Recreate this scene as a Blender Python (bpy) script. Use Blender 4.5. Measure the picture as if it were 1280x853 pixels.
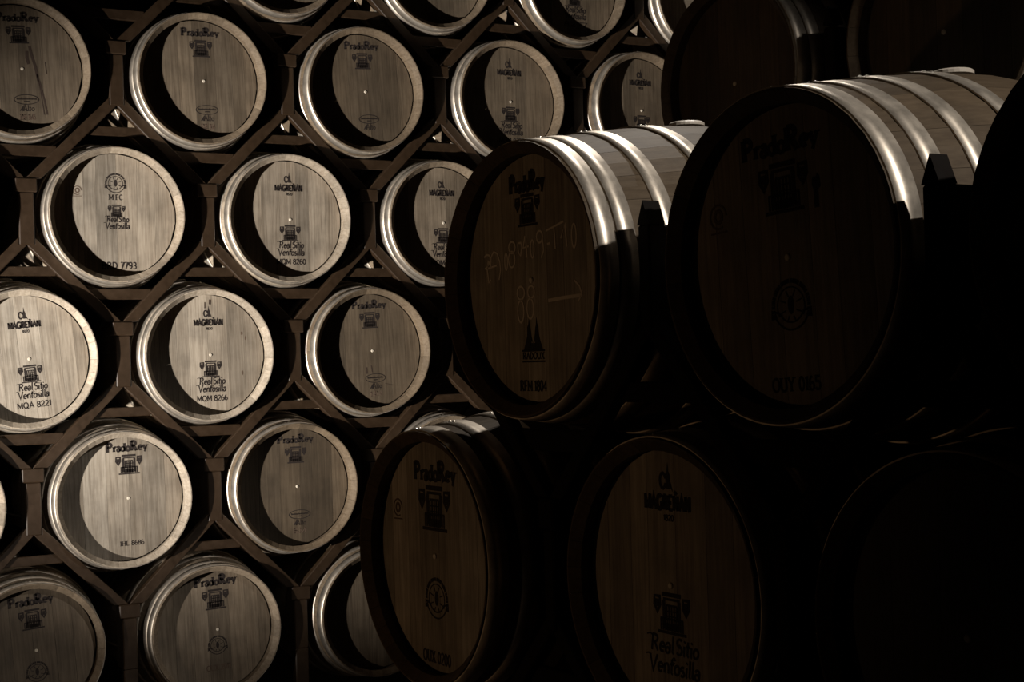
import bpy, bmesh, math, random
from mathutils import Matrix, Vector
random.seed(7)
PI = math.pi
S = bpy.context.scene
COL = S.collection
for o in list(bpy.data.objects): bpy.data.objects.remove(o)

# ------------------------------------------------------------------ camera
CAM = Vector((-0.519, -6.356, -0.0396)); YAW, PITCH, ROLL, FPX = 0.51178, 0.00973, -0.02751, 1884.8
cd = bpy.data.cameras.new('camera'); cam = bpy.data.objects.new('camera', cd); COL.objects.link(cam)
cd.sensor_fit = 'HORIZONTAL'; cd.sensor_width = 36.0; cd.lens = FPX / 1280 * 36.0
cd.clip_start = 0.05; cd.clip_end = 60
_f = Vector((math.sin(YAW)*math.cos(PITCH), math.cos(YAW)*math.cos(PITCH), math.sin(PITCH)))
_r = Vector((math.cos(YAW), -math.sin(YAW), 0)); _u = _r.cross(_f)
_r2 = _r*math.cos(ROLL) + _u*math.sin(ROLL); _u2 = -_r*math.sin(ROLL) + _u*math.cos(ROLL)
M = Matrix((_r2, _u2, -_f)).transposed().to_4x4(); M.translation = CAM
cam.matrix_world = M
S.camera = cam

# ------------------------------------------------------------------ world, lights, exposure
w = bpy.data.worlds.new('world'); S.world = w; w.use_nodes = True
bg = w.node_tree.nodes['Background']; bg.inputs[0].default_value = (1.0, 0.62, 0.36, 1); bg.inputs[1].default_value = 0.0012
S.view_settings.view_transform = 'Standard'; S.view_settings.look = 'None'
S.view_settings.gamma = 1; S.view_settings.exposure = 0; S.view_settings.use_curve_mapping = False

def spot(name, loc, target, energy, angle, blend, radius, color):
    l = bpy.data.lights.new(name, 'SPOT'); l.energy = energy; l.spot_size = math.radians(angle)
    l.spot_blend = blend; l.shadow_soft_size = radius; l.color = color
    o = bpy.data.objects.new(name, l); COL.objects.link(o); o.location = loc
    o.rotation_euler = (Vector(target) - Vector(loc)).to_track_quat('-Z', 'Y').to_euler()
    return o
LAMP1 = (-3.1, -2.5, -1.06)
_az, _el = math.radians(67.0), math.radians(13.9)
_dir = (math.sin(_az)*math.cos(_el), math.cos(_az)*math.cos(_el), math.sin(_el))
spot('floor_spotlight_beam', LAMP1, [LAMP1[i]+5*_dir[i] for i in range(3)], 3000, 37.5, 0.9, 0.04, (1.0, 0.94, 0.86))
spot('floor_spotlight_spill', LAMP1, (1.05, -1.90, -0.28), 32, 72, 0.7, 0.05, (1.0, 0.60, 0.30))
spot('cellar_spotlight', (2.3, -8.0, 3.3), (1.15, -3.75, 0.35), 800, 30, 1.0, 0.05, (1.0, 0.93, 0.84))
spot('ceiling_spotlight', (2.7, -2.4, 2.9), (1.05, -3.50, 0.45), 260, 36, 1.0, 0.06, (1.0, 0.93, 0.84))

# ------------------------------------------------------------------ materials
def nodes(name):
    m = bpy.data.materials.new(name); m.use_nodes = True
    nt = m.node_tree; return m, nt, nt.nodes['Principled BSDF']
def N(nt, t, **k):
    n = nt.nodes.new(t)
    for a, v in k.items():
        if a in n.inputs: n.inputs[a].default_value = v
        else: setattr(n, a, v)
    return n
def wood(name, light, dark, grain_axis, rough=0.62, grain=(60, 60, 60), bump=0.12, stain=0.5, lo=0.62, spec=0.5):
    m, nt, p = nodes(name); L = nt.links.new
    tc = N(nt, 'ShaderNodeTexCoord'); oi = N(nt, 'ShaderNodeObjectInfo')
    off = N(nt, 'ShaderNodeVectorMath', operation='SCALE'); off.inputs[0].default_value = (37, 19, 53)
    L(oi.outputs['Random'], off.inputs['Scale'])
    add = N(nt, 'ShaderNodeVectorMath', operation='ADD'); L(tc.outputs['Object'], add.inputs[0]); L(off.outputs[0], add.inputs[1])
    mp = N(nt, 'ShaderNodeMapping'); sc = [grain[0]]*3; sc[grain_axis] = grain[0]*0.045; mp.inputs['Scale'].default_value = sc
    L(add.outputs[0], mp.inputs['Vector'])
    n1 = N(nt, 'ShaderNodeTexNoise', Scale=2.2, Detail=6.0, Roughness=0.62); L(mp.outputs[0], n1.inputs['Vector'])
    n2 = N(nt, 'ShaderNodeTexNoise', Scale=7.0, Detail=4.0, Roughness=0.6); L(add.outputs[0], n2.inputs['Vector'])
    cr = N(nt, 'ShaderNodeValToRGB'); cr.color_ramp.elements[0].position = 0.30; cr.color_ramp.elements[1].position = 0.62
    cr.color_ramp.elements[0].color = (*dark, 1); cr.color_ramp.elements[1].color = (*light, 1); L(n1.outputs[0], cr.inputs[0])
    mr = N(nt, 'ShaderNodeMapRange'); mr.inputs['From Min'].default_value = 0.3; mr.inputs['From Max'].default_value = 0.6
    mr.inputs['To Min'].default_value = 1 - stain; mr.inputs['To Max'].default_value = 1.0; L(n2.outputs[0], mr.inputs[0])
    mr2 = N(nt, 'ShaderNodeMapRange'); mr2.inputs['To Min'].default_value = lo; mr2.inputs['To Max'].default_value = 1.05
    L(oi.outputs['Random'], mr2.inputs[0])
    mu = N(nt, 'ShaderNodeMath', operation='MULTIPLY'); L(mr.outputs[0], mu.inputs[0]); L(mr2.outputs[0], mu.inputs[1])
    v1 = N(nt, 'ShaderNodeVectorMath', operation='SCALE'); L(cr.outputs[0], v1.inputs[0]); L(mu.outputs[0], v1.inputs['Scale'])
    v2 = N(nt, 'ShaderNodeVectorMath', operation='MULTIPLY'); L(v1.outputs[0], v2.inputs[0]); L(oi.outputs['Color'], v2.inputs[1])
    L(v2.outputs[0], p.inputs['Base Color']); p.inputs['Roughness'].default_value = rough; p.inputs['Specular IOR Level'].default_value = spec
    b = N(nt, 'ShaderNodeBump', Strength=bump, Distance=0.002); L(n1.outputs[0], b.inputs['Height']); L(b.outputs[0], p.inputs['Normal'])
    return m
def plain(name, c, rough=0.6, metal=0.0, var=0.0, scale=20.0, bump=0.0):
    m, nt, p = nodes(name); L = nt.links.new
    p.inputs['Roughness'].default_value = rough; p.inputs['Metallic'].default_value = metal
    p.inputs['Base Color'].default_value = (*c, 1)
    if var:
        tc = N(nt, 'ShaderNodeTexCoord'); n = N(nt, 'ShaderNodeTexNoise', Scale=scale, Detail=5.0, Roughness=0.65); L(tc.outputs['Object'], n.inputs['Vector'])
        cr = N(nt, 'ShaderNodeValToRGB'); cr.color_ramp.elements[0].position = 0.32; cr.color_ramp.elements[1].position = 0.66
        cr.color_ramp.elements[0].color = (*[x*(1-var) for x in c], 1); cr.color_ramp.elements[1].color = (*c, 1)
        L(n.outputs[0], cr.inputs[0]); L(cr.outputs[0], p.inputs['Base Color'])
        mr = N(nt, 'ShaderNodeMapRange'); mr.inputs['To Min'].default_value = rough-0.12; mr.inputs['To Max'].default_value = rough+0.15
        L(n.outputs[0], mr.inputs[0]); L(mr.outputs[0], p.inputs['Roughness'])
        if bump:
            b = N(nt, 'ShaderNodeBump', Strength=bump, Distance=0.004); L(n.outputs[0], b.inputs['Height']); L(b.outputs[0], p.inputs['Normal'])
    return m
M_HEAD = wood('head_oak', (0.47, 0.41, 0.335), (0.26, 0.215, 0.165), 2, 0.6, (55, 55, 55), 0.15, 0.34)
M_STAVE = wood('stave_oak', (0.50, 0.43, 0.345), (0.33, 0.27, 0.205), 1, 0.68, (45, 45, 45), 0.18, 0.35, 0.82, 0.2)
M_HOOP = plain('galvanised_hoop_steel', (0.80, 0.71, 0.60), 0.42, 0.8, 0.45, 14.0, 0.03)
M_RIVET = plain('rivet_steel', (0.75, 0.70, 0.62), 0.3, 0.9)
M_INK = plain('branding_ink', (0.014, 0.008, 0.006), 0.8)
M_FAINT = plain('faded_ink', (0.10, 0.065, 0.045), 0.8)
M_STAIN = plain('dried_wine', (0.045, 0.028, 0.020), 0.7)
M_RED = plain('stamp_ink', (0.10, 0.035, 0.025), 0.8)
M_CHALK = plain('white_chalk', (0.62, 0.53, 0.43), 0.95)
M_PEG = plain('pale_wood_peg', (0.62, 0.55, 0.45), 0.6)
M_BUNG = plain('silicone_bung', (0.45, 0.40, 0.34), 0.45)
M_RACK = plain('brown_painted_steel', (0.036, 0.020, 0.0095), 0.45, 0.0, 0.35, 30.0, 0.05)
M_RACK2 = plain('dark_steel', (0.007, 0.005, 0.004), 0.8, 0.0, 0.3, 30.0, 0.05)  # darker and duller than the brown rack steel
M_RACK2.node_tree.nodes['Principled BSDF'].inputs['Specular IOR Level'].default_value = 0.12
M_STONE = plain('cellar_stone', (0.09, 0.065, 0.045), 0.9, 0.0, 0.5, 5.0, 0.4)
M_CONC = plain('cellar_concrete', (0.12, 0.09, 0.065), 0.85, 0.0, 0.4, 3.0, 0.2)

# ------------------------------------------------------------------ helpers
def mesh_from(name, verts, faces, mat, smooth=False):
    me = bpy.data.meshes.new(name); me.from_pydata(verts, [], faces); me.materials.append(mat)
    if smooth:
        for p in me.polygons: p.use_smooth = True
    me.update(); return me
def link(name, me, parent=None, mat4=None):
    o = bpy.data.objects.new(name, me); COL.objects.link(o)
    if parent: o.parent = parent
    if mat4 is not None: o.matrix_local = mat4
    return o
def boxdata(x0, x1, y0, y1, z0, z1):
    v = [(x0,y0,z0),(x1,y0,z0),(x1,y1,z0),(x0,y1,z0),(x0,y0,z1),(x1,y0,z1),(x1,y1,z1),(x0,y1,z1)]
    f = [(0,3,2,1),(4,5,6,7),(0,1,5,4),(1,2,6,5),(2,3,7,6),(3,0,4,7)]
    return v, f
def bevel_mesh(me, w_, seg=1):
    bm = bmesh.new(); bm.from_mesh(me)
    bmesh.ops.bevel(bm, geom=list(bm.edges), offset=w_, segments=seg, affect='EDGES', profile=0.5)
    bm.to_mesh(me); bm.free(); return me
def struct(name, box, mat):
    o = link(name, mesh_from(name, *boxdata(*box), mat)); o['kind'] = 'structure'; return o

# ------------------------------------------------------------------ the setting
FLOOR = -1.80
struct('floor', (-7, 5.2, -11, 2.0, FLOOR-0.2, FLOOR), M_CONC)
struct('wall_back', (-7, 5.2, 1.8, 2.0, FLOOR, 3.9), M_STONE)
struct('wall_right', (5.0, 5.2, -11, 1.8, FLOOR, 3.9), M_STONE)
struct('ceiling', (-7, 5.2, -11, 2.0, 3.9, 4.1), M_CONC)

# ------------------------------------------------------------------ the barrel: shared meshes (axis +Y, rim plane y=0, head faces -Y)
LEN, R0, RB, THK, RECESS, RH = 0.95, 0.287, 0.345, 0.027, 0.068, 0.264
def prof(d):
    t = abs((d - LEN/2)/(LEN/2)); return R0 + (RB-R0)*(0.55*(1-t*t) + 0.45*math.cos(PI*t/2)**2)
NST = 24
def stave_mesh(da):
    ds = [0, .018, .06, .14, .24, .36, .475, .59, .71, .81, .89, .932, .95]
    ang = [-da/2+0.0012, 0, da/2-0.0012]; v = []; f = []
    for k, d in enumerate(ds):
        ro = prof(d); ri = ro - THK
        if k in (0, len(ds)-1): ri = ro - 0.004
        for a in ang: v.append((ro*math.sin(a), d, ro*math.cos(a)))
        for a in ang: v.append((ri*math.sin(a), d, ri*math.cos(a)))
    n = len(ds)
    for k in range(n-1):
        b, c = k*6, (k+1)*6
        for j in (0, 1):
            f.append((b+j, c+j, c+j+1, b+j+1)); f.append((b+3+j, b+4+j, c+4+j, c+3+j))
        f.append((b, b+3, c+3, c)); f.append((b+2, c+2, c+5, b+5))
    for j in (0, 1):
        f.append((j, j+1, 4+j, 3+j)); e = (n-1)*6; f.append((e+j, e+3+j, e+4+j, e+j+1))
    me = mesh_from('stave', v, f, M_STAVE)
    for p in me.polygons[:]:
        if len(p.vertices) == 4: p.use_smooth = False
    return me
rs = random.Random(3); wd = [rs.uniform(0.75, 1.25) for _ in range(NST)]; tot = sum(wd); STAVES = []; acc = 0
MST = {}
for x in wd:
    q = round(x*4)/4; STAVES.append(q)
tot = sum(STAVES); acc = 0; SL = []
for q in STAVES:
    da = q/tot*2*PI
    if q not in MST: MST[q] = stave_mesh(da)
    SL.append((MST[q], acc + da/2)); acc += da
def hoop_mesh(d0, d1):
    v = []; f = []; n = 96; t = 0.0030
    ra, rb = prof(d0), prof(d1)
    for i in range(n):
        a = 2*PI*i/n; s, c = math.sin(a), math.cos(a)
        for d, r in ((d0, ra+0.0002), (d0, ra+t), (d1, rb+t), (d1, rb+0.0002)): v.append((r*s, d, r*c))
    for i in range(n):
        b, c = i*4, ((i+1) % n)*4
        for j in range(3): f.append((b+j, b+j+1, c+j+1, c+j))
    me = mesh_from('hoop', v, f, M_HOOP)
    for p in me.polygons: p.use_smooth = (p.index % 3 == 1)
    return me
def rivet_mesh():
    v = [(0, 0, 0.0032)]; f = []; n = 8
    for r, z in ((0.0035, 0.0022), (0.0052, 0)):
        for i in range(n): v.append((r*math.cos(2*PI*i/n), r*math.sin(2*PI*i/n), z))
    for i in range(n):
        j = (i+1) % n; f.append((0, 1+i, 1+j)); f.append((1+i, 1+n+i, 1+n+j, 1+j))
    return mesh_from('rivet', v, f, M_RIVET, True)
ME_RIVET = rivet_mesh()
def lathe(name, prf, mat, n=24, smooth=True):      # profile (r, h) spun about +Z
    v = []; f = []
    for r, h in prf:
        for i in range(n): v.append((r*math.cos(2*PI*i/n), r*math.sin(2*PI*i/n), h))
    for k in range(len(prf)-1):
        for i in range(n):
            j = (i+1) % n; f.append((k*n+i, k*n+j, (k+1)*n+j, (k+1)*n+i))
    f.append(tuple(range((len(prf)-1)*n, len(prf)*n))); f.append(tuple(reversed(range(n))))
    return mesh_from(name, v, f, mat)
ME_BUNG = lathe('bung', [(0.026, -0.03), (0.030, 0.004), (0.040, 0.003), (0.040, 0.009), (0.036, 0.012)], M_BUNG)
ME_PEG = lathe('peg', [(0.0065, -0.01), (0.0065, 0.002), (0.005, 0.0035)], M_PEG, 14)
HOOPS = {}
def hoop_set(kind):
    if kind in HOOPS: return HOOPS[kind]
    fr = [(0.007, 0.048), (0.053, 0.092), (0.150, 0.188), (0.285, 0.323)] if kind == 'a' else [(0.004, 0.050), (0.080, 0.122), (0.175, 0.213), (0.300, 0.338)]
    al = fr + [(LEN-b, LEN-a) for a, b in reversed(fr)]
    HOOPS[kind] = [(hoop_mesh(a, b), (a+b)/2) for a, b in al]; return HOOPS[kind]
BACK = lathe('back_head', [(RH, 0), (RH, 0.018)], M_HEAD, 48)
def board_mesh(x0, x1):
    g = 0.0004; a0, a1 = x0+g, x1-g
    xs = [a0 + (a1-a0)*k/4 for k in range(5)]
    zc = lambda x: math.sqrt(max(0.0, RH*RH - x*x))
    pts = [(x, zc(x)) for x in xs] + [(x, -zc(x)) for x in reversed(xs)]
    pts = [p for i, p in enumerate(pts) if i == 0 or (abs(p[0]-pts[i-1][0])+abs(p[1]-pts[i-1][1])) > 1e-6]
    n = len(pts); v = [(x, 0, z) for x, z in pts] + [(x, 0.018, z) for x, z in pts]
    f = [tuple(range(n)), tuple(reversed(range(n, 2*n)))] + [(i, i+n, (i+1) % n+n, (i+1) % n) for i in range(n)]
    return mesh_from('head_board', v, f, M_HEAD)
SPLITS = []
for sp in ([-.19, -.115, -.03, .05, .11, .19], [-.17, -.09, -.02, .075, .15, .21], [-.205, -.13, -.075, .01, .10, .175], [-.16, -.06, .035, .095, .19]):
    e = [-RH+0.001] + sp + [RH-0.001]; SPLITS.append([board_mesh(e[i], e[i+1]) for i in range(len(e)-1)])

# ------------------------------------------------------------------ branding: stroke lettering and emblems as thin printed meshes in the head plane (x right, z up)
def arc(cx, cy, rx, ry, a0, a1, n=9):
    return [(cx+rx*math.cos(math.radians(a0+(a1-a0)*k/n)), cy+ry*math.sin(math.radians(a0+(a1-a0)*k/n))) for k in range(n+1)]
G = {
 'P': (.66, [([(.14,0),(.14,1)],1.3,'b'), ([(.14,.97)]+arc(.32,.74,.26,.23,90,-90)+[(.14,.51)],1,'')]),
 'R': (.76, [([(.14,0),(.14,1)],1.3,'b'), ([(.14,.97)]+arc(.32,.75,.25,.22,90,-90)+[(.14,.53)],1,''), ([(.34,.52),(.64,0)],1.2,'e')]),
 'r': (.44, [([(.12,0),(.12,.6)],1.2,'b'), (arc(.30,.36,.18,.22,170,50,6),1,'')]),
 'a': (.52, [(arc(.22,.17,.17,.17,60,400,12),.9,''), (arc(.24,.42,.17,.18,160,0,6)+[(.41,.02)],1.1,'e')]),
 'd': (.60, [(arc(.26,.3,.20,.28,0,360,14),.9,''), ([(.46,0),(.46,1)],1.2,'b')]),
 'o': (.54, [(arc(.27,.3,.21,.28,0,360,14),1,'')]),
 'e': (.52, [([(.07,.32),(.45,.32)]+arc(.26,.3,.20,.28,5,310,12),.95,'')]),
 'y': (.54, [([(.08,.6),(.28,.05)],1.2,'s'), ([(.48,.6),(.20,-.26)],.9,'s')]),
 'M': (.90, [([(.12,0),(.12,1)],1,'b'), ([(.12,1),(.45,.2),(.78,1)],.9,''), ([(.78,1),(.78,0)],1.2,'b')]),
 'A': (.80, [([(.08,0),(.40,1),(.72,0)],1.1,'b'), ([(.2,.33),(.6,.33)],.8,'')]),
 'G': (.82, [(arc(.42,.5,.33,.48,45,345,14),1.1,''), ([(.74,.1),(.74,.44),(.48,.44)],1,'')]),
 'E': (.68, [([(.12,0),(.12,1)],1.2,'b'), ([(.12,.97),(.60,.97)],.9,''), ([(.12,.5),(.48,.5)],.9,''), ([(.12,.03),(.60,.03)],.9,'')]),
 'F': (.64, [([(.12,0),(.12,1)],1.2,'b'), ([(.12,.97),(.58,.97)],.9,''), ([(.12,.5),(.46,.5)],.9,'')]),
 'N': (.80, [([(.12,0),(.12,1)],1,'b'), ([(.12,1),(.66,0)],1.1,''), ([(.66,0),(.66,1)],1,'b')]),
 '~': (.80, [([(.12,0),(.12,1)],1,'b'), ([(.12,1),(.66,0)],1.1,''), ([(.66,0),(.66,1)],1,'b'), ([(.2,1.16),(.32,1.24),(.46,1.16),(.58,1.24)],.8,'')]),
 'Q': (.86, [(arc(.42,.5,.33,.48,0,360,16),1,''), ([(.5,.25),(.78,-.08)],1,'')]),
 'O': (.84, [(arc(.42,.5,.33,.48,0,360,16),1,'')]),
 'C': (.76, [(arc(.42,.5,.33,.48,45,315,12),1,'')]),
 'B': (.70, [([(.12,0),(.12,1)],1.2,'b'), ([(.12,.97)]+arc(.34,.76,.2,.21,90,-90,6)+[(.12,.55)],.9,''), ([(.12,.52)]+arc(.36,.27,.24,.25,90,-90,6)+[(.12,.02)],.9,'')]),
 'D': (.78, [([(.12,0),(.12,1)],1.2,'b'), ([(.12,.97)]+arc(.3,.5,.36,.47,90,-90,9)+[(.12,.03)],1,'')]),
 'U': (.78, [([(.12,1),(.12,.35)]+arc(.38,.34,.26,.32,180,360,8)+[(.64,1)],1.1,'b')]),
 'X': (.76, [([(.1,0),(.66,1)],.9,'b'), ([(.1,1),(.66,0)],1.2,'b')]),
 'Y': (.74, [([(.08,1),(.37,.48),(.37,0)],1.1,'b'), ([(.66,1),(.37,.48)],.9,'s')]),
 'I': (.32, [([(.16,0),(.16,1)],1.2,'b')]),
 'H': (.80, [([(.12,0),(.12,1)],1.2,'b'), ([(.66,0),(.66,1)],1.2,'b'), ([(.12,.5),(.66,.5)],.9,'')]),
 'L': (.62, [([(.12,0),(.12,1)],1.2,'b'), ([(.12,.03),(.56,.03)],.9,'')]),
 'S': (.62, [(arc(.31,.74,.22,.22,40,270,9)+arc(.31,.27,.23,.25,90,-150,9),1,'')]),
 'V': (.76, [([(.06,1),(.37,0),(.68,1)],1.1,'b')]),
 'T': (.70, [([(.35,0),(.35,1)],1.2,'s'), ([(.05,.97),(.65,.97)],.9,'')]),
 'l': (.26, [([(.12,1.05),(.12,.08),(.22,0)],1.1,'')]),
 'i': (.26, [([(.12,.6),(.12,.06),(.2,0)],1.1,''), ([(.11,.82),(.16,.9)],1.3,'')]),
 't': (.36, [([(.16,.9),(.16,.08),(.28,0)],1.1,''), ([(.02,.6),(.34,.6)],.8,'')]),
 'n': (.54, [([(.1,0),(.1,.6)],1.1,''), (arc(.27,.34,.17,.26,170,0,6)+[(.44,0)],1.1,'')]),
 's': (.42, [(arc(.2,.45,.13,.13,40,270,6)+arc(.2,.16,.15,.15,90,-150,6),1,'')]),
 '0': (.62, [(arc(.31,.5,.22,.48,0,360,14),1,'')]),
 '1': (.40, [([(.08,.82),(.22,1),(.22,0)],1,'e')]),
 '2': (.62, [(arc(.3,.72,.22,.26,160,-20,8)+[(.08,.03),(.56,.03)],1,'')]),
 '3': (.60, [(arc(.28,.74,.2,.24,140,-90,8),1,''), (arc(.28,.27,.23,.25,90,-140,8),1,'')]),
 '4': (.62, [([(.44,0),(.44,1),(.06,.3),(.58,.3)],1,'')]),
 '5': (.60, [([(.52,.97),(.14,.97),(.12,.55)]+arc(.28,.32,.24,.3,110,-150,9),1,'')]),
 '6': (.60, [(arc(.42,.5,.34,.48,100,180,6)+arc(.3,.28,.22,.27,180,-180,12),1,'')]),
 '7': (.56, [([(.06,.97),(.52,.97),(.2,0)],1,'')]),
 '8': (.60, [(arc(.3,.74,.19,.23,0,360,12),1,''), (arc(.3,.26,.23,.26,0,360,12),1,'')]),
 '9': (.60, [(arc(.3,.72,.22,.27,0,360,12),1,''), (arc(.18,.5,.34,.48,0,-80,6),1,'')]),
 '.': (.24, [([(.1,0),(.1,.1)],1.2,'')]), '-': (.4, [([(.05,.45),(.35,.45)],1,'')]), ' ': (.36, []),
}
class Print:
    def __init__(s): s.v = []; s.f = []
    def ribbon(s, pts, wdt):
        P = [Vector(p) for p in pts]; n = len(P)
        closed = n > 3 and (P[0]-P[-1]).length < 1e-5
        base = len(s.v)
        for i in range(n):
            if closed and i in (0, n-1): t = (P[1]-P[n-2])
            else: t = P[min(i+1, n-1)] - P[max(i-1, 0)]
            if t.length < 1e-9: t = Vector((1, 0))
            t.normalize(); nn = Vector((-t.y, t.x)) * wdt/2
            k = 1.0
            if 0 < i < n-1:
                a = (P[i]-P[i-1]).normalized(); k = 1/max(0.5, abs(a.dot(t)))
            for q in (P[i]+nn*k, P[i]-nn*k): s.v.append((q.x, 0, q.y))
        for i in range(n-1):
            b = base+2*i; s.f.append((b, b+1, b+3, b+2))
    def poly(s, pts):
        b = len(s.v)
        for x, z in pts: s.v.append((x, 0, z))
        s.f.append(tuple(range(b, b+len(pts))))
    def rect(s, x0, x1, z0, z1): s.poly([(x0, z0), (x1, z0), (x1, z1), (x0, z1)])
    def text(s, txt, cx, cz, h, width=None, wt=0.13, serif=False, slant=0.0, capscale=None):
        adv = sum(G[c][0] for c in txt); sx = (width/(adv) if width else h); x = cx - adv*sx/2; z0 = cz - h/2
        for c in txt:
            wd_, st = G[c]
            for pts, k, fl in st:
                if not serif: k = 1
                q = [(x + (a + slant*b)*sx, z0 + b*h) for a, b in pts]
                s.ribbon(q, wt*k*h)
                if serif and fl:
                    ends = {'b': (q[0], q[-1]), 's': (q[0],), 'e': (q[-1],)}[fl]
                    for e in ends:
                        zz = e[1]; zz = zz + 0.035*h if zz < z0+0.1*h else zz - 0.035*h
                        s.ribbon([(e[0]-0.17*sx, zz), (e[0]+0.17*sx, zz)], 0.085*h)
            x += wd_*sx
    def build(s, name, mat, parent, mw, depth=0.0006):
        n = len(s.v); v = [(x, -depth, z) for x, y, z in s.v] + s.v; f = []
        for fc in s.f:
            # orient the front towards -Y
            a, b, c = (Vector(s.v[i]) for i in fc[:3]); nn = (b-a).cross(c-a)
            if nn.y > 0: fc = tuple(reversed(fc))
            f.append(fc); m = len(fc)
            for i in range(m): f.append((fc[i], fc[i]+n, fc[(i+1) % m]+n, fc[(i+1) % m]))
        return link(name, mesh_from(name, v, f, mat), parent, mw)
def p_window(P, cx, cz, h):
    u = h/10.0
    P.rect(cx-3.5*u, cx+3.5*u, cz+4.0*u, cz+5.0*u); P.rect(cx-3.0*u, cx+3.0*u, cz+3.1*u, cz+3.7*u)
    for s_ in (-1, 1): P.rect(cx+s_*2.8*u-0.5*u, cx+s_*2.8*u+0.5*u, cz-3.6*u, cz+3.1*u)
    P.rect(cx-2.0*u, cx+2.0*u, cz+1.7*u, cz+2.2*u)
    for k in (-2, -1, 0, 1, 2): P.rect(cx+k*0.92*u-0.27*u, cx+k*0.92*u+0.27*u, cz-1.6*u, cz+1.8*u)
    for k in (0.6, -0.6): P.rect(cx-2*u, cx+2*u, cz+k*u-0.15*u, cz+k*u+0.15*u)
    P.rect(cx-4.2*u, cx+4.2*u, cz-1.4*u, cz-0.95*u)
    for k in range(-5, 6): P.rect(cx+k*0.8*u-0.26*u, cx+k*0.8*u+0.26*u, cz-4.0*u, cz-1.3*u)
    P.rect(cx-2.0*u, cx+2.0*u, cz-3.9*u, cz-2.2*u)
    P.rect(cx-5.2*u, cx+5.2*u, cz-4.8*u, cz-4.1*u)
    for s_ in (-1, 1):
        x = cx+s_*5.3*u; z = cz+2.2*u
        P.ribbon([(x+dx*u, z+dz*u) for dx, dz in ((-1, 1.6), (1, 1.6), (1.1, -0.4), (0, -2), (-1.1, -0.4), (-1, 1.6))], 0.75*u)
        P.rect(x-0.6*u, x+0.6*u, z-0.9*u, z+0.9*u)
def p_real(P, cx, z1, z2, h, w1, w2):
    P.text('Real', cx-w1*0.23, z1, h, w1*0.48, 0.155, False, 0.12); P.text('Sitio', cx+w1*0.27, z1, h, w1*0.46, 0.155, False, 0.12)
    P.text('e', cx, (z1+z2)/2-h*0.15, h*0.6, h*0.34, 0.12, False, 0.1)
    P.text('Ventosilla', cx, z2, h, w2, 0.155, False, 0.12)
    P.ribbon([(cx-w1*0.53, z1+h*0.42), (cx-w1*0.46, z1+h*0.5), (cx-w1*0.40, z1+h*0.36)], h*0.09)
    P.ribbon([(cx-w2*0.55, z2+h*0.46), (cx-w2*0.49, z2+h*0.52), (cx-w2*0.44, z2+h*0.40)], h*0.09)
def p_magrenan(P, cx, ztext, h, wd_):
    P.text('MAGRE~AN', cx, ztext, h, wd_, 0.27, True)
    P.text('1820', cx+0.003, ztext-h*1.05, h*0.42, wd_*0.22, 0.2)
    z = ztext + h*1.5; u = h*0.42
    P.ribbon([(cx-1.0*u+x, z+y) for x, y in [(a*u, b*u) for a, b in arc(0, 0, .75, 1.25, 20, 340, 10)]], u*0.55)
    P.poly([(cx-0.1*u, z-1.3*u), (cx+0.9*u, z-1.3*u), (cx+0.8*u, z+0.9*u), (cx+0.45*u, z+1.6*u), (cx+0.3*u, z+3.0*u), (cx+0.05*u, z+1.5*u), (cx-0.35*u, z+0.7*u)])
    P.poly([(cx+0.9*u, z-1.0*u), (cx+1.5*u, z-1.7*u), (cx+1.0*u, z-0.2*u)])
def p_seal(P, cx, cz, r):
    for k in range(22):
        a = math.radians(-20 + k*220/21); ca, sa = math.cos(a), math.sin(a); q = r*0.055*(1 if k % 3 else 1.7)
        P.poly([(cx+ca*r*0.84-sa*q, cz+sa*r*0.84+ca*q), (cx+ca*r*0.84+sa*q, cz+sa*r*0.84-ca*q), (cx+ca*r+sa*q, cz+sa*r-ca*q), (cx+ca*r-sa*q, cz+sa*r+ca*q)])
    P.ribbon([(cx+x, cz+y) for x, y in arc(0, 0, r*0.70, r*0.70, -30, 210, 20)], r*0.05)
    P.poly([(cx+x, cz+r*0.05+y) for x, y in arc(0, 0, r*0.16, r*0.34, 0, 330, 11)])
    for k in range(8):
        a = math.radians(k*45+22); P.ribbon([(cx+math.cos(a)*r*0.30, cz+math.sin(a)*r*0.38), (cx+math.cos(a)*r*0.60, cz+math.sin(a)*r*0.62)], r*0.05)
    P.ribbon([(cx+x, cz+y) for x, y in arc(0, r*0.1, r*0.95, r*0.95, 208, 332, 14)], r*0.07)
    P.ribbon([(cx+x, cz+y) for x, y in arc(0, r*0.1, r*0.68, r*0.68, 208, 332, 14)], r*0.06)
    for s_ in (-1, 1):
        P.ribbon([(cx+s_*r*0.6, cz-r*0.22), (cx+s_*r*1.0, cz-r*0.12), (cx+s_*r*1.0, cz-r*0.42), (cx+s_*r*0.84, cz-r*0.38)], r*0.08)
def p_oval(P, cx, cz, w_, h):
    P.ribbon(arc(cx, cz, w_/2, h/2, 0, 360, 28), 0.0030)
    x = cx - w_*0.40; k = 0
    while x < cx + w_*0.40:
        d = w_*(0.022 if k % 3 else 0.032); P.rect(x, x+d, cz-h*0.02, cz+h*(0.12 if k % 4 else 0.18)); x += d + w_*0.016; k += 1
    for q in range(5): P.rect(cx-w_*0.10+q*w_*0.045, cx-w_*0.10+q*w_*0.045+w_*0.028, cz-h*0.26, cz-h*0.14)
def p_alto(P, cx, cz, h, w_):
    P.text('Alto', cx+w_*0.1, cz, h, w_*0.8, 0.12, True)
    P.poly([(cx-w_*0.52, cz-h*0.5), (cx-w_*0.30, cz-h*0.4), (cx-w_*0.18, cz+h*0.6), (cx-w_*0.36, cz+h*0.1)])

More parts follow.
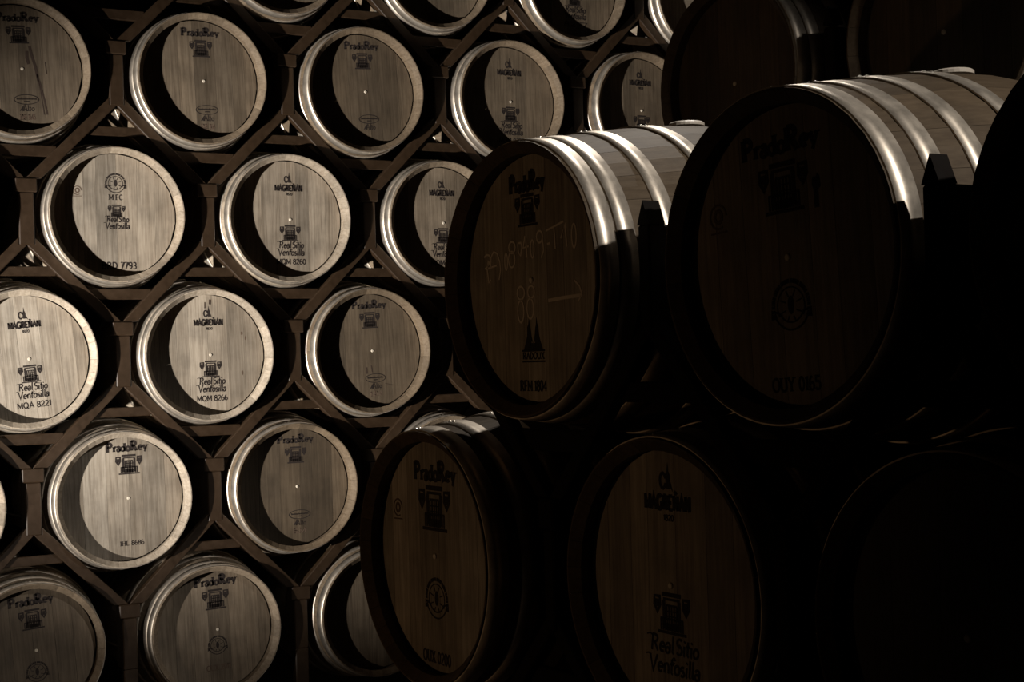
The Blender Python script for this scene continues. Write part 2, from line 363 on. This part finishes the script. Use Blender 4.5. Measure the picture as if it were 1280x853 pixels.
# ------------------------------------------------------------------ barrel builder
def aged_or_shaded(t):                  # darker, browner oak: age, plus shade painted into the unlit side barrels
    k = max(0.0, min(1.0, (1-t)/0.8)); return (t, t*(1-0.17*k), t*(1-0.36*k), 1)
def barrel(label, rim, yaw, roll=0.0, tone=1.0, prints=(), split=0, hoops='a', stave_tone=1.0, group=None, peg=True, dx=0.0, recess=RECESS, name='wine_barrel'):
    """rim = world position of the centre of the front rim; yaw turns the axis (+Y at 0) about Z."""
    yv = Vector((-math.sin(yaw), math.cos(yaw), 0)); base = Vector(rim) + yv*LEN/2; base.z -= RB + 0.003
    root = bpy.data.objects.new(name, None); COL.objects.link(root); root.empty_display_size = 0.2
    root.location = base; root.rotation_euler = (0, 0, yaw)
    root['label'] = label; root['category'] = 'barrel'
    if group: root['group'] = group
    T = Matrix.Translation((0, -LEN/2, RB+0.003)); Rr = Matrix.Rotation(-roll, 4, 'Y')
    st = aged_or_shaded(stave_tone*random.uniform(.92, 1.05))
    srot = random.uniform(0, 6.28)
    for me, a in SL:
        o = link('stave', me, root, T @ Matrix.Rotation(a+srot, 4, 'Y')); o.color = st
    for k, (me, d) in enumerate(hoop_set(hoops)):
        h = link('hoop', me, root, T)
        if k < 5:
            r = prof(d)+0.003
            for j in range(2):
                a = roll + (0.05 + 0.10*k) + j*0.055 - 0.2
                m = Matrix.Rotation(a, 4, 'Y') @ Matrix.Translation((0, d, r-0.0004))
                link('rivet', ME_RIVET, h, m)
    for me in SPLITS[split]:
        o = link('head_board', me, root, T @ Rr @ Matrix.Translation((0, recess, 0))); t = tone*random.uniform(0.85, 1.05); o.color = aged_or_shaded(t)
    o = link('back_head', BACK, root, T @ Matrix.Translation((0, LEN-RECESS-0.018, 0)) @ Matrix.Rotation(-PI/2, 4, 'X')); 
    if peg: link('peg', ME_PEG, root, T @ Rr @ Matrix.Translation((0.004+dx, recess, 0.0)) @ Matrix.Rotation(PI/2, 4, 'X'))
    link('bung', ME_BUNG, root, T @ Matrix.Rotation(0.0, 4, 'Y') @ Matrix.Translation((0, LEN/2, RB)))
    mw = T @ Rr @ Matrix.Translation((dx, recess-0.0002, 0))
    for pr in prints:
        kind, args = pr[0], pr[1:]; mat = M_INK; P = Print(); nm = kind
        if kind == 'prado':
            cx, z, h, w_ = args
            P.text('P', cx-w_*0.43, z+h*0.05, h*1.12, w_*0.15, 0.27, True); P.text('rado', cx-w_*0.13, z, h, w_*0.42, 0.24, True)
            P.text('R', cx+w_*0.17, z+h*0.12, h*1.2, w_*0.18, 0.27, True); P.text('ey', cx+w_*0.385, z+h*0.06, h, w_*0.24, 0.24, True); nm = 'brand_lettering'
        elif kind == 'window': p_window(P, *args); nm = 'balcony_emblem'
        elif kind == 'real': p_real(P, *args); nm = 'estate_lettering'
        elif kind == 'mag': p_magrenan(P, *args); nm = 'brand_lettering'
        elif kind == 'seal': p_seal(P, *args); nm = 'round_seal'
        elif kind == 'oval': p_oval(P, *args); nm = 'oval_stamp'
        elif kind == 'alto': p_alto(P, *args); nm = 'toast_lettering'
        elif kind == 'code': P.text(args[0], *args[1:5], 0.17, args[5] if len(args) > 5 else False); nm = 'serial_code'
        elif kind == 'faint': P.text(args[0], *args[1:5], 0.16, True); nm = 'serial_code'; mat = M_FAINT
        elif kind == 'stamp':
            cx, cz, r = args; mat = M_FAINT; nm = 'round_stamp'
            P.ribbon(arc(cx, cz, r, r, 0, 300, 16), r*0.18); P.ribbon(arc(cx, cz, r*0.45, r*0.5, 0, 360, 12), r*0.3); P.ribbon([(cx-r, cz-r*1.35), (cx+r, cz-r*1.3)], r*0.15)
        elif kind == 'mark':
            cx, cz, h = args; nm = 'brand_mark'
            P.poly([(cx-h*.16, cz+h*.18), (cx-h*.12, cz+h*.42), (cx+h*.02, cz+h*.40), (cx+h*.08, cz+h*.5), (cx+h*.16, cz+h*.40), (cx+h*.18, cz+h*.1), (cx+h*.08, cz+h*.02), (cx+h*.08, cz-h*.5), (cx-h*.10, cz-h*.5), (cx-h*.10, cz+h*.05)])
        elif kind == 'cooper':
            cx, cz, h = args; nm = 'cooper_emblem'; u = h/10
            for s_ in (-1, 1):
                P.poly([(cx+s_*a*u, cz+b*u) for a, b in ((3.9, -2.4), (1.2, -2.4), (0.5, 0.2), (0.15, -0.6), (0.15, -0.9), (0.7, 0.9), (1.0, 2.6), (1.3, 3.4), (1.55, 5.0), (1.8, 3.6), (2.2, 2.9), (2.4, 0.9), (2.9, -0.4))])
            P.rect(cx-1.2*u, cx+1.2*u, cz-2.4*u, cz-0.8*u); P.rect(cx-4.6*u, cx+4.6*u, cz-2.75*u, cz-2.3*u)
            P.text('RADOUX', cx, cz-3.7*u, 1.5*u, 8.8*u, 0.2, True); P.rect(cx-4.6*u, cx+4.6*u, cz-5.2*u, cz-4.8*u)
        elif kind == 'chalk':
            mat = M_CHALK; nm = args[1]
            for pts, wdt in args[0]: P.ribbon(pts, wdt)
        elif kind == 'knots':
            mat = M_FAINT; nm = 'wood_knot'
            for x, z, a, b in args[0]: P.poly([(x+p, z+q) for p, q in arc(0, 0, a, b, 0, 330, 9)])
        elif kind == 'runs':
            mat = M_STAIN; nm = 'wine_stain'
            for pts, wdt in args[0]: P.ribbon(pts, wdt)
        ob = P.build(nm, mat, root, mw)
    return root

A_, H_ = 0.77455, 0.60268
def rc(row, col): return (A_*(col + (0.5 if row % 2 == 0 else 0)), 0.0, -H_*(row-3))
def PR(code=None, faint=True):
    L_ = [('prado', 0.0, 0.213, 0.030, 0.170), ('window', 0.0, 0.142, 0.076), ('oval', 0.012, -0.127, 0.100, 0.040), ('alto', 0.012, -0.163, 0.024, 0.060)]
    if code: L_.append(('faint', code, 0.012, -0.200, 0.022, 0.062))
    return L_
def MG(code=None):
    L_ = [('mag', 0.0, 0.143, 0.026, 0.132), ('window', 0.002, -0.062, 0.074), ('real', 0.004, -0.114, -0.147, 0.030, 0.122, 0.128)]
    if code: L_.append(('code', code, 0.004, -0.190, 0.024, 0.140))
    return L_
GR = 'oak barrels in the honeycomb rack'
OLD, NEW = 0.52, 1.0
def D(x): return math.radians(x)
rack_barrels = [
 (0,2, 'oak barrel in the highest rack row, between posts left of the bare-headed one', 0, .45, (), 1),
 (0,3, 'oak barrel in the highest rack row with a bare lower head and dark rim', 2, .45, (), 2),
 (0,4, 'oak barrel in the highest rack row with estate lettering and code 8277', 0, .45, MG('8277'), 0),
 (0,5, 'oak barrel in the highest rack row whose pale rim shows beside the dark barrel', 0, .8, (), 3),
 (1,1, 'stained oak barrel with a dark wine run down its head', 3, .50, PR('ENE 1645') + [('runs', [([(.040,.095),(.046,.06),(.058,.01),(.066,-.05)], .011), ([(.062,-.02),(.072,-.09),(.080,-.19)], .004), ([(.028,.075),(.026,.045),(.032,.02)], .012), ([(.07,-.05),(.085,-.13),(.092,-.19)], .007), ([(.10,.03),(.102,-.02)], .004)])], 2),
 (1,2, 'weathered oak barrel with brand, balcony emblem, oval stamp and faded code, second row down', 2, .46, PR('ENE 168'), 1),
 (1,3, 'dark weathered oak barrel with brand lettering and oval stamp but no code', 3, .32, PR(), 3),
 (1,4, 'oak barrel with gabled emblem above estate lettering just above the chalked barrel', 0, .42, MG('MQM 0355'), 0),
 (1,5, 'oak barrel with gabled emblem half hidden by the dark upper barrel', 0, .42, MG('MQM 8270'), 1),
 (2,0, 'oak barrel showing a thin sliver of rim beside the barrel coded 7793', 0, .8, (), 0),
 (2,1, 'pale oak barrel with round seal, letters M FC and code 7793', 0, .92, [('seal', 0.002, 0.138, 0.045), ('code', 'M FC', 0.002, 0.080, 0.022, 0.060, True), ('window', 0.004, 0.020, 0.056), ('real', 0.006, -0.013, -0.042, 0.026, 0.098, 0.105), ('code', 'BRD 7793', 0.010, -0.212, 0.029, 0.150), ('stamp', -0.160, 0.105, 0.018)], 2),
 (2,2, 'pale oak barrel with estate lettering and code MQM 8260', 0, .88, MG('MQM 8260'), 0),
 (2,3, 'oak barrel with estate lettering partly hidden behind the chalked barrel', 0, .58, MG('MQM 8271'), 3),
 (3,1, 'brightly lit pale oak barrel with code MQA 8221', 5, 1.0, MG('MQA 8221'), 1),
 (3,2, 'brightly lit pale oak barrel with small knots and code MQM 8266', 1, 1.0, MG('MQM 8266') + [('knots', [(.150,.09,.004,.008),(.166,.068,.003,.009),(.146,-.085,.004,.011)]), ('runs', [([(-.012,.232),(-.013,.205)], .005), ([(.012,.243),(.010,.222)], .010)])], 2),
 (3,3, 'dark weathered oak barrel with brand, oval stamp and dark drips above the stamp', 2, .36, PR('1414') + [('runs', [([(-.03,-.075),(-.030,-.105)], .007), ([(-.006,-.068),(-.002,-.10)], .005), ([(.06,-.155),(.10,-.165)], .002)])], 0),
 (4,0, 'oak barrel with a lit crescent of rim next to the barrel coded IHL 8686', 0, .9, (), 1),
 (4,1, 'pale clean oak barrel with bold brand, balcony emblem and code IHL 8686', 1, .95, [('prado', 0.006, 0.218, 0.034, 0.176), ('window', 0.012, 0.143, 0.086), ('code', 'IHL 8686', 0.012, -0.192, 0.019, 0.104, True)], 3),
 (4,2, 'dark weathered oak barrel with brand and oval stamp beside code IHL 8686 barrel', 0, .30, PR('BM'), 3),
 (4,3, 'oak barrel deep in rack whose lit hoops rise behind the lower dark barrel', 0, .5, (), 0),
 (5,1, 'shadowed oak barrel in the bottom row with brand and faint emblem', 4, .42, [('prado', 0.000, 0.207, 0.034, 0.180), ('window', 0.002, 0.130, 0.086), ('seal', 0.0, -0.09, 0.045)], 2),
 (5,2, 'oak barrel in the bottom row with brand, round seal and code OUX 2011', 2, .55, [('prado', 0.006, 0.213, 0.036, 0.188), ('window', 0.002, 0.133, 0.090), ('seal', 0.000, -0.070, 0.044), ('faint', 'OUX 2011', 0.000, -0.165, 0.024, 0.112)], 1),
 (5,3, 'oak barrel in the bottom row half covered by the front stack', 0, .45, (), 0),
]
rackers = []
for row, col, lab, roll, tone, prints, split in rack_barrels:
    b = barrel(lab, rc(row, col), 0.0, D(roll), tone, prints, split, 'a' if (row+col) % 2 else 'b', 0.16 + 0.78*tone, GR, (row, col) != (2, 1), {(4,1): 0.026, (2,1): 0.006}.get((row, col), 0.016))
    rackers.append(b)

# ------------------------------------------------------------------ the side stack, heads turned to the aisle
YAW2 = math.radians(-86.2)        # axis direction (0.998, 0.066)
CH = 0.0042
def K(pts): return [((x-445)*0.000464+0.004, (500-y)*0.00031) for x, y in pts]      # hand-drawn strokes on their own sketch grid
def E(cx, cy, rx, ry): return K([(a, b) for a, b in arc(cx, cy, rx, ry, 80, 440, 14)])
chalk = [(q, CH) for q in (
 K([(50,305),(75,290),(100,298),(104,330),(78,375),(55,388)]), K([(86,330),(74,400),(86,490),(106,468)]), K([(106,380),(111,310),(135,275),(165,290),(185,350),(190,410),(175,475)]), K([(65,392),(160,372)]),
 E(240,355,12,58), E(292,262,27,40), E(288,345,27,55), K([(340,238),(368,238),(375,270),(362,330),(345,300),(342,240)]), K([(402,195),(386,275),(432,268)]), K([(410,215),(415,345)]),
 E(460,290,15,60), E(520,215,24,40), K([(543,225),(550,310),(530,358)]), K([(578,272),(602,266)]), K([(570,182),(640,160),(710,136)]), K([(635,165),(641,310)]), K([(685,245),(720,150),(730,305)]), E(785,240,17,78))]
chalk += [(q, CH) for q in (E(355,582,30,45), E(352,708,25,76), E(440,580,27,42), E(430,692,27,70))]
chalk += [(K([(575,648),(700,636),(825,630)]), CH*1.7), (K([(780,530),(815,568),(832,622),(805,668)]), CH)]
G2 = 'oak barrels in the side stack'
TB = (1.023, -3.629, 0.118)
barrel('large oak barrel with chalk writing 88 and an arrow on its shadowed head', TB, YAW2, D(0), .92,
  [('prado', -0.005, 0.205, 0.034, 0.130), ('window', -0.005, 0.148, 0.070), ('chalk', chalk[:18], 'chalk_date'), ('chalk', chalk[18:22], 'chalk_number'), ('chalk', chalk[22:], 'chalk_arrow'), ('cooper', 0.004, -0.125, 0.092), ('code', 'RFM 1804', 0.0, -0.222, 0.022, 0.100, True)], 0, 'a', 0.20, G2, True, -0.012, 0.048)
barrel('shadowed oak barrel in the lower side row with brand, balcony emblem and round seal', (0.950, -3.284, -0.491), YAW2, D(0), 1.0,
  [('prado', 0.010, 0.190, 0.036, 0.185), ('window', 0.006, 0.108, 0.105), ('seal', 0.006, -0.098, 0.050), ('code', 'OUX 0200', 0.0, -0.230, 0.026, 0.125, True), ('stamp', -0.165, 0.10, 0.020)], 2, 'b', 0.22, G2, True, -0.012, 0.048)
barrel('large dim oak barrel with red stamp, round seal and code OUY 0165', (1.133, -4.326, 0.118), YAW2, D(3), .78,
  [('prado', 0.0, 0.200, 0.034, 0.190), ('window', 0.004, 0.122, 0.092), ('mark', 0.083, 0.105, 0.058), ('stamp', -0.170, 0.095, 0.022), ('seal', 0.004, -0.085, 0.048), ('code', 'OUY 0165', 0.004, -0.220, 0.024, 0.120, True)], 0, 'b', 0.20, G2, True, -0.012, 0.048)
barrel('dim oak barrel in the lower side row with gabled emblem and estate lettering', (1.112, -3.977, -0.491), YAW2, D(0), .8,
  [('mag', 0.0, 0.160, 0.028, 0.140), ('window', 0.004, -0.055, 0.082), ('real', 0.006, -0.115, -0.155, 0.032, 0.150, 0.155)], 2, 'a', 0.22, G2, True, -0.012, 0.048)
barrel('shade-darkened oak barrel beside the OUY 0165 barrel, only its rim edge in view', (1.180, -5.035, 0.118), YAW2, D(0), .25, (), 1, 'a', 0.3, G2, True, -0.012, 0.048)  # low tone paints this barrel's shade into its oak
barrel('unlit oak barrel in the lower side row beneath the OUY 0165 barrel', (1.160, -4.690, -0.491), YAW2, D(0), .2, (), 3, 'b', 0.15, G2, True, -0.012, 0.048)  # head and staves toned down so the oak itself carries the shade
G3 = 'dark oak barrels behind the side stack'  # low tones on these two put their shade into the oak colour
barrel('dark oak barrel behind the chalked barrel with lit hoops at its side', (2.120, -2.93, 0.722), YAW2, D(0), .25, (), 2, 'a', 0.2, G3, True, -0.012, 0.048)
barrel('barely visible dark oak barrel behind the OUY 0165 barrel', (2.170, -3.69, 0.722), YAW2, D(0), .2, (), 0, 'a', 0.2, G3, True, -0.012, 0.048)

# ------------------------------------------------------------------ honeycomb racks
RMESH = {}
def rmesh(key, fn):
    if key not in RMESH: RMESH[key] = fn()
    return RMESH[key]
def tube(mat, key, x0, x1, y0, y1, z0, z1, bev=0.004):
    return rmesh(key, lambda: bevel_mesh(mesh_from(key[0], *boxdata(x0, x1, y0, y1, z0, z1), mat), bev))
def make_rack(label, origin, yaw, a, h, rows, zrow, depth, post_w, leg_w, notch, rear=True, post_top=0.092, apex=-0.128, top_cap=None, mat=None):
    """Local X runs along the row, Y into the rack. rows: {row index: (u centres of the posts)}; zrow(r) gives the local z of the barrel centres."""
    root = bpy.data.objects.new('barrel_rack', None); COL.objects.link(root); root.location = origin; root.rotation_euler = (0, 0, yaw)
    root['label'] = label; root['category'] = 'rack'
    mat = mat or M_RACK
    open_end = top_cap == 'open'
    tag = label[:12]
    last = max(rows)
    for plane, y0 in enumerate((0.0, 0.80) if rear else (0.0,)):
        P_ = tube(mat, ('post', tag), -post_w/2, post_w/2, 0, depth*2.2, apex, post_top)
        zb1 = -h + notch; zb0 = zb1 - 0.058
        B_ = tube(mat, ('bracket', tag), -post_w*0.72, post_w*0.72, -0.006, depth+0.006, post_top, h+zb1)
        # leg: 45 degree bar from the post foot to the bracket below, mitred at both ends
        def leg_me(s_):
            sl = (apex + leg_w*1.36 - zb1)/(a/2)
            top = lambda u: zb1 + sl*(a/2-u)
            pts = [(0, apex), (post_w/2, apex+0.004), (post_w/2, top(post_w/2)), (a/2, zb1)]
            ub = min(a/2-0.001, (apex - zb1)/sl)
            pts += [(ub, zb1)]
            pts = [(s_*x, z) for x, z in pts]
            if s_ > 0: pts = pts[::-1]
            n = len(pts); v = [(x, 0.004, z) for x, z in pts] + [(x, depth-0.004, z) for x, z in pts]
            f = [tuple(reversed(range(n))), tuple(range(n, 2*n))] + [(i, (i+1) % n, (i+1) % n+n, i+n) for i in range(n)]
            me = mesh_from('leg', v, f, mat)
            bm = bmesh.new(); bm.from_mesh(me); bmesh.ops.recalc_face_normals(bm, faces=bm.faces); bm.to_mesh(me); bm.free()
            return bevel_mesh(me, 0.003)
        LR = rmesh(('legr', tag), lambda: leg_me(1)); LL = rmesh(('legl', tag), lambda: leg_me(-1))
        C1 = tube(mat, ('crossbar', tag), -0.135, 0.135, depth*0.55, depth*0.95, -0.023, 0.023, 0.003)
        C2 = tube(mat, ('crossbar2', tag), -0.12, 0.12, depth*0.55, depth*0.95, -0.020, 0.020, 0.003)
        CAP = rmesh(('cap', tag), lambda: mesh_from('post_cap', [(-post_w/2,0,0),(post_w/2,0,0),(post_w/2,depth,0),(-post_w/2,depth,0),(0,0,post_w*1.3),(0,depth,post_w*1.3)], [(0,1,4),(3,5,2),(0,4,5,3),(1,2,5,4),(0,3,2,1)], mat))
        for r, us in rows.items():
            z = zrow(r)
            for u in us:
                end = open_end and u == min(us)          # the open end of the side rack keeps only the cradle arm
                if end and r == last: continue
                if end:
                    if r == min(rows): link('leg', LR, root, Matrix.Translation((u, y0, z)))
                    continue
                link('post', P_, root, Matrix.Translation((u, y0, z)))
                if r == min(rows) and top_cap: link('post_cap', CAP, root, Matrix.Translation((u, y0, z+post_top)))
                else: link('bracket', B_, root, Matrix.Translation((u, y0, z)))
                if r != last:
                    link('leg', LL, root, Matrix.Translation((u, y0, z))); link('leg', LR, root, Matrix.Translation((u, y0, z)))
                    link('crossbar', C2, root, Matrix.Translation((u, y0, z-0.235)))
                    link('crossbar', C1, root, Matrix.Translation((u, y0, z+0.270)))  if not (r == min(rows) and top_cap) else None
    # feet down to the floor
    for y0 in ((0.0, 0.80) if rear else (0.0,)):
        for u in rows[last][(1 if open_end else 0):]:
            z0 = FLOOR - origin[2]; z1 = zrow(last) + apex
            if z1 - z0 > 0.01:
                F_ = tube(mat, ('foot', tag), -post_w/2, post_w/2, 0, depth, z0, z1); link('foot', F_, root, Matrix.Translation((u, y0, 0)))
    # depth rails tying the front frame to the rear frame
    if rear:
        RL = tube(mat, ('rail', tag), -0.02, 0.02, depth, 0.80, -0.02, 0.02, 0.003)
        for r, us in rows.items():
            for u in us[(1 if open_end else 0):]: link('rail', RL, root, Matrix.Translation((u, 0, zrow(r)-0.09)))
    return root
rows = {}
for r in range(0, 6):
    # row r barrels at col*a (+a/2 on even rows): posts sit halfway between them
    rows[r] = [A_*(c + (0.0 if r % 2 == 0 else 0.5)) for c in range(0, 7)]
make_rack('tall brown honeycomb steel rack of posts and diagonal legs holding many barrels', (0.024, 0.068, 0), 0.0, A_, H_, rows, lambda r: -H_*(r-3), 0.047, 0.062, 0.047, 0.150)
# side rack: local X along the row towards the camera is -t, so build it turned by YAW2
a2, h2 = 0.703, 0.609
us_top = [(-1.5+k)*a2 for k in range(0, 5)]
# local +X of a frame turned by YAW2 points to (cos, sin) = (0.066, -0.998): towards the camera
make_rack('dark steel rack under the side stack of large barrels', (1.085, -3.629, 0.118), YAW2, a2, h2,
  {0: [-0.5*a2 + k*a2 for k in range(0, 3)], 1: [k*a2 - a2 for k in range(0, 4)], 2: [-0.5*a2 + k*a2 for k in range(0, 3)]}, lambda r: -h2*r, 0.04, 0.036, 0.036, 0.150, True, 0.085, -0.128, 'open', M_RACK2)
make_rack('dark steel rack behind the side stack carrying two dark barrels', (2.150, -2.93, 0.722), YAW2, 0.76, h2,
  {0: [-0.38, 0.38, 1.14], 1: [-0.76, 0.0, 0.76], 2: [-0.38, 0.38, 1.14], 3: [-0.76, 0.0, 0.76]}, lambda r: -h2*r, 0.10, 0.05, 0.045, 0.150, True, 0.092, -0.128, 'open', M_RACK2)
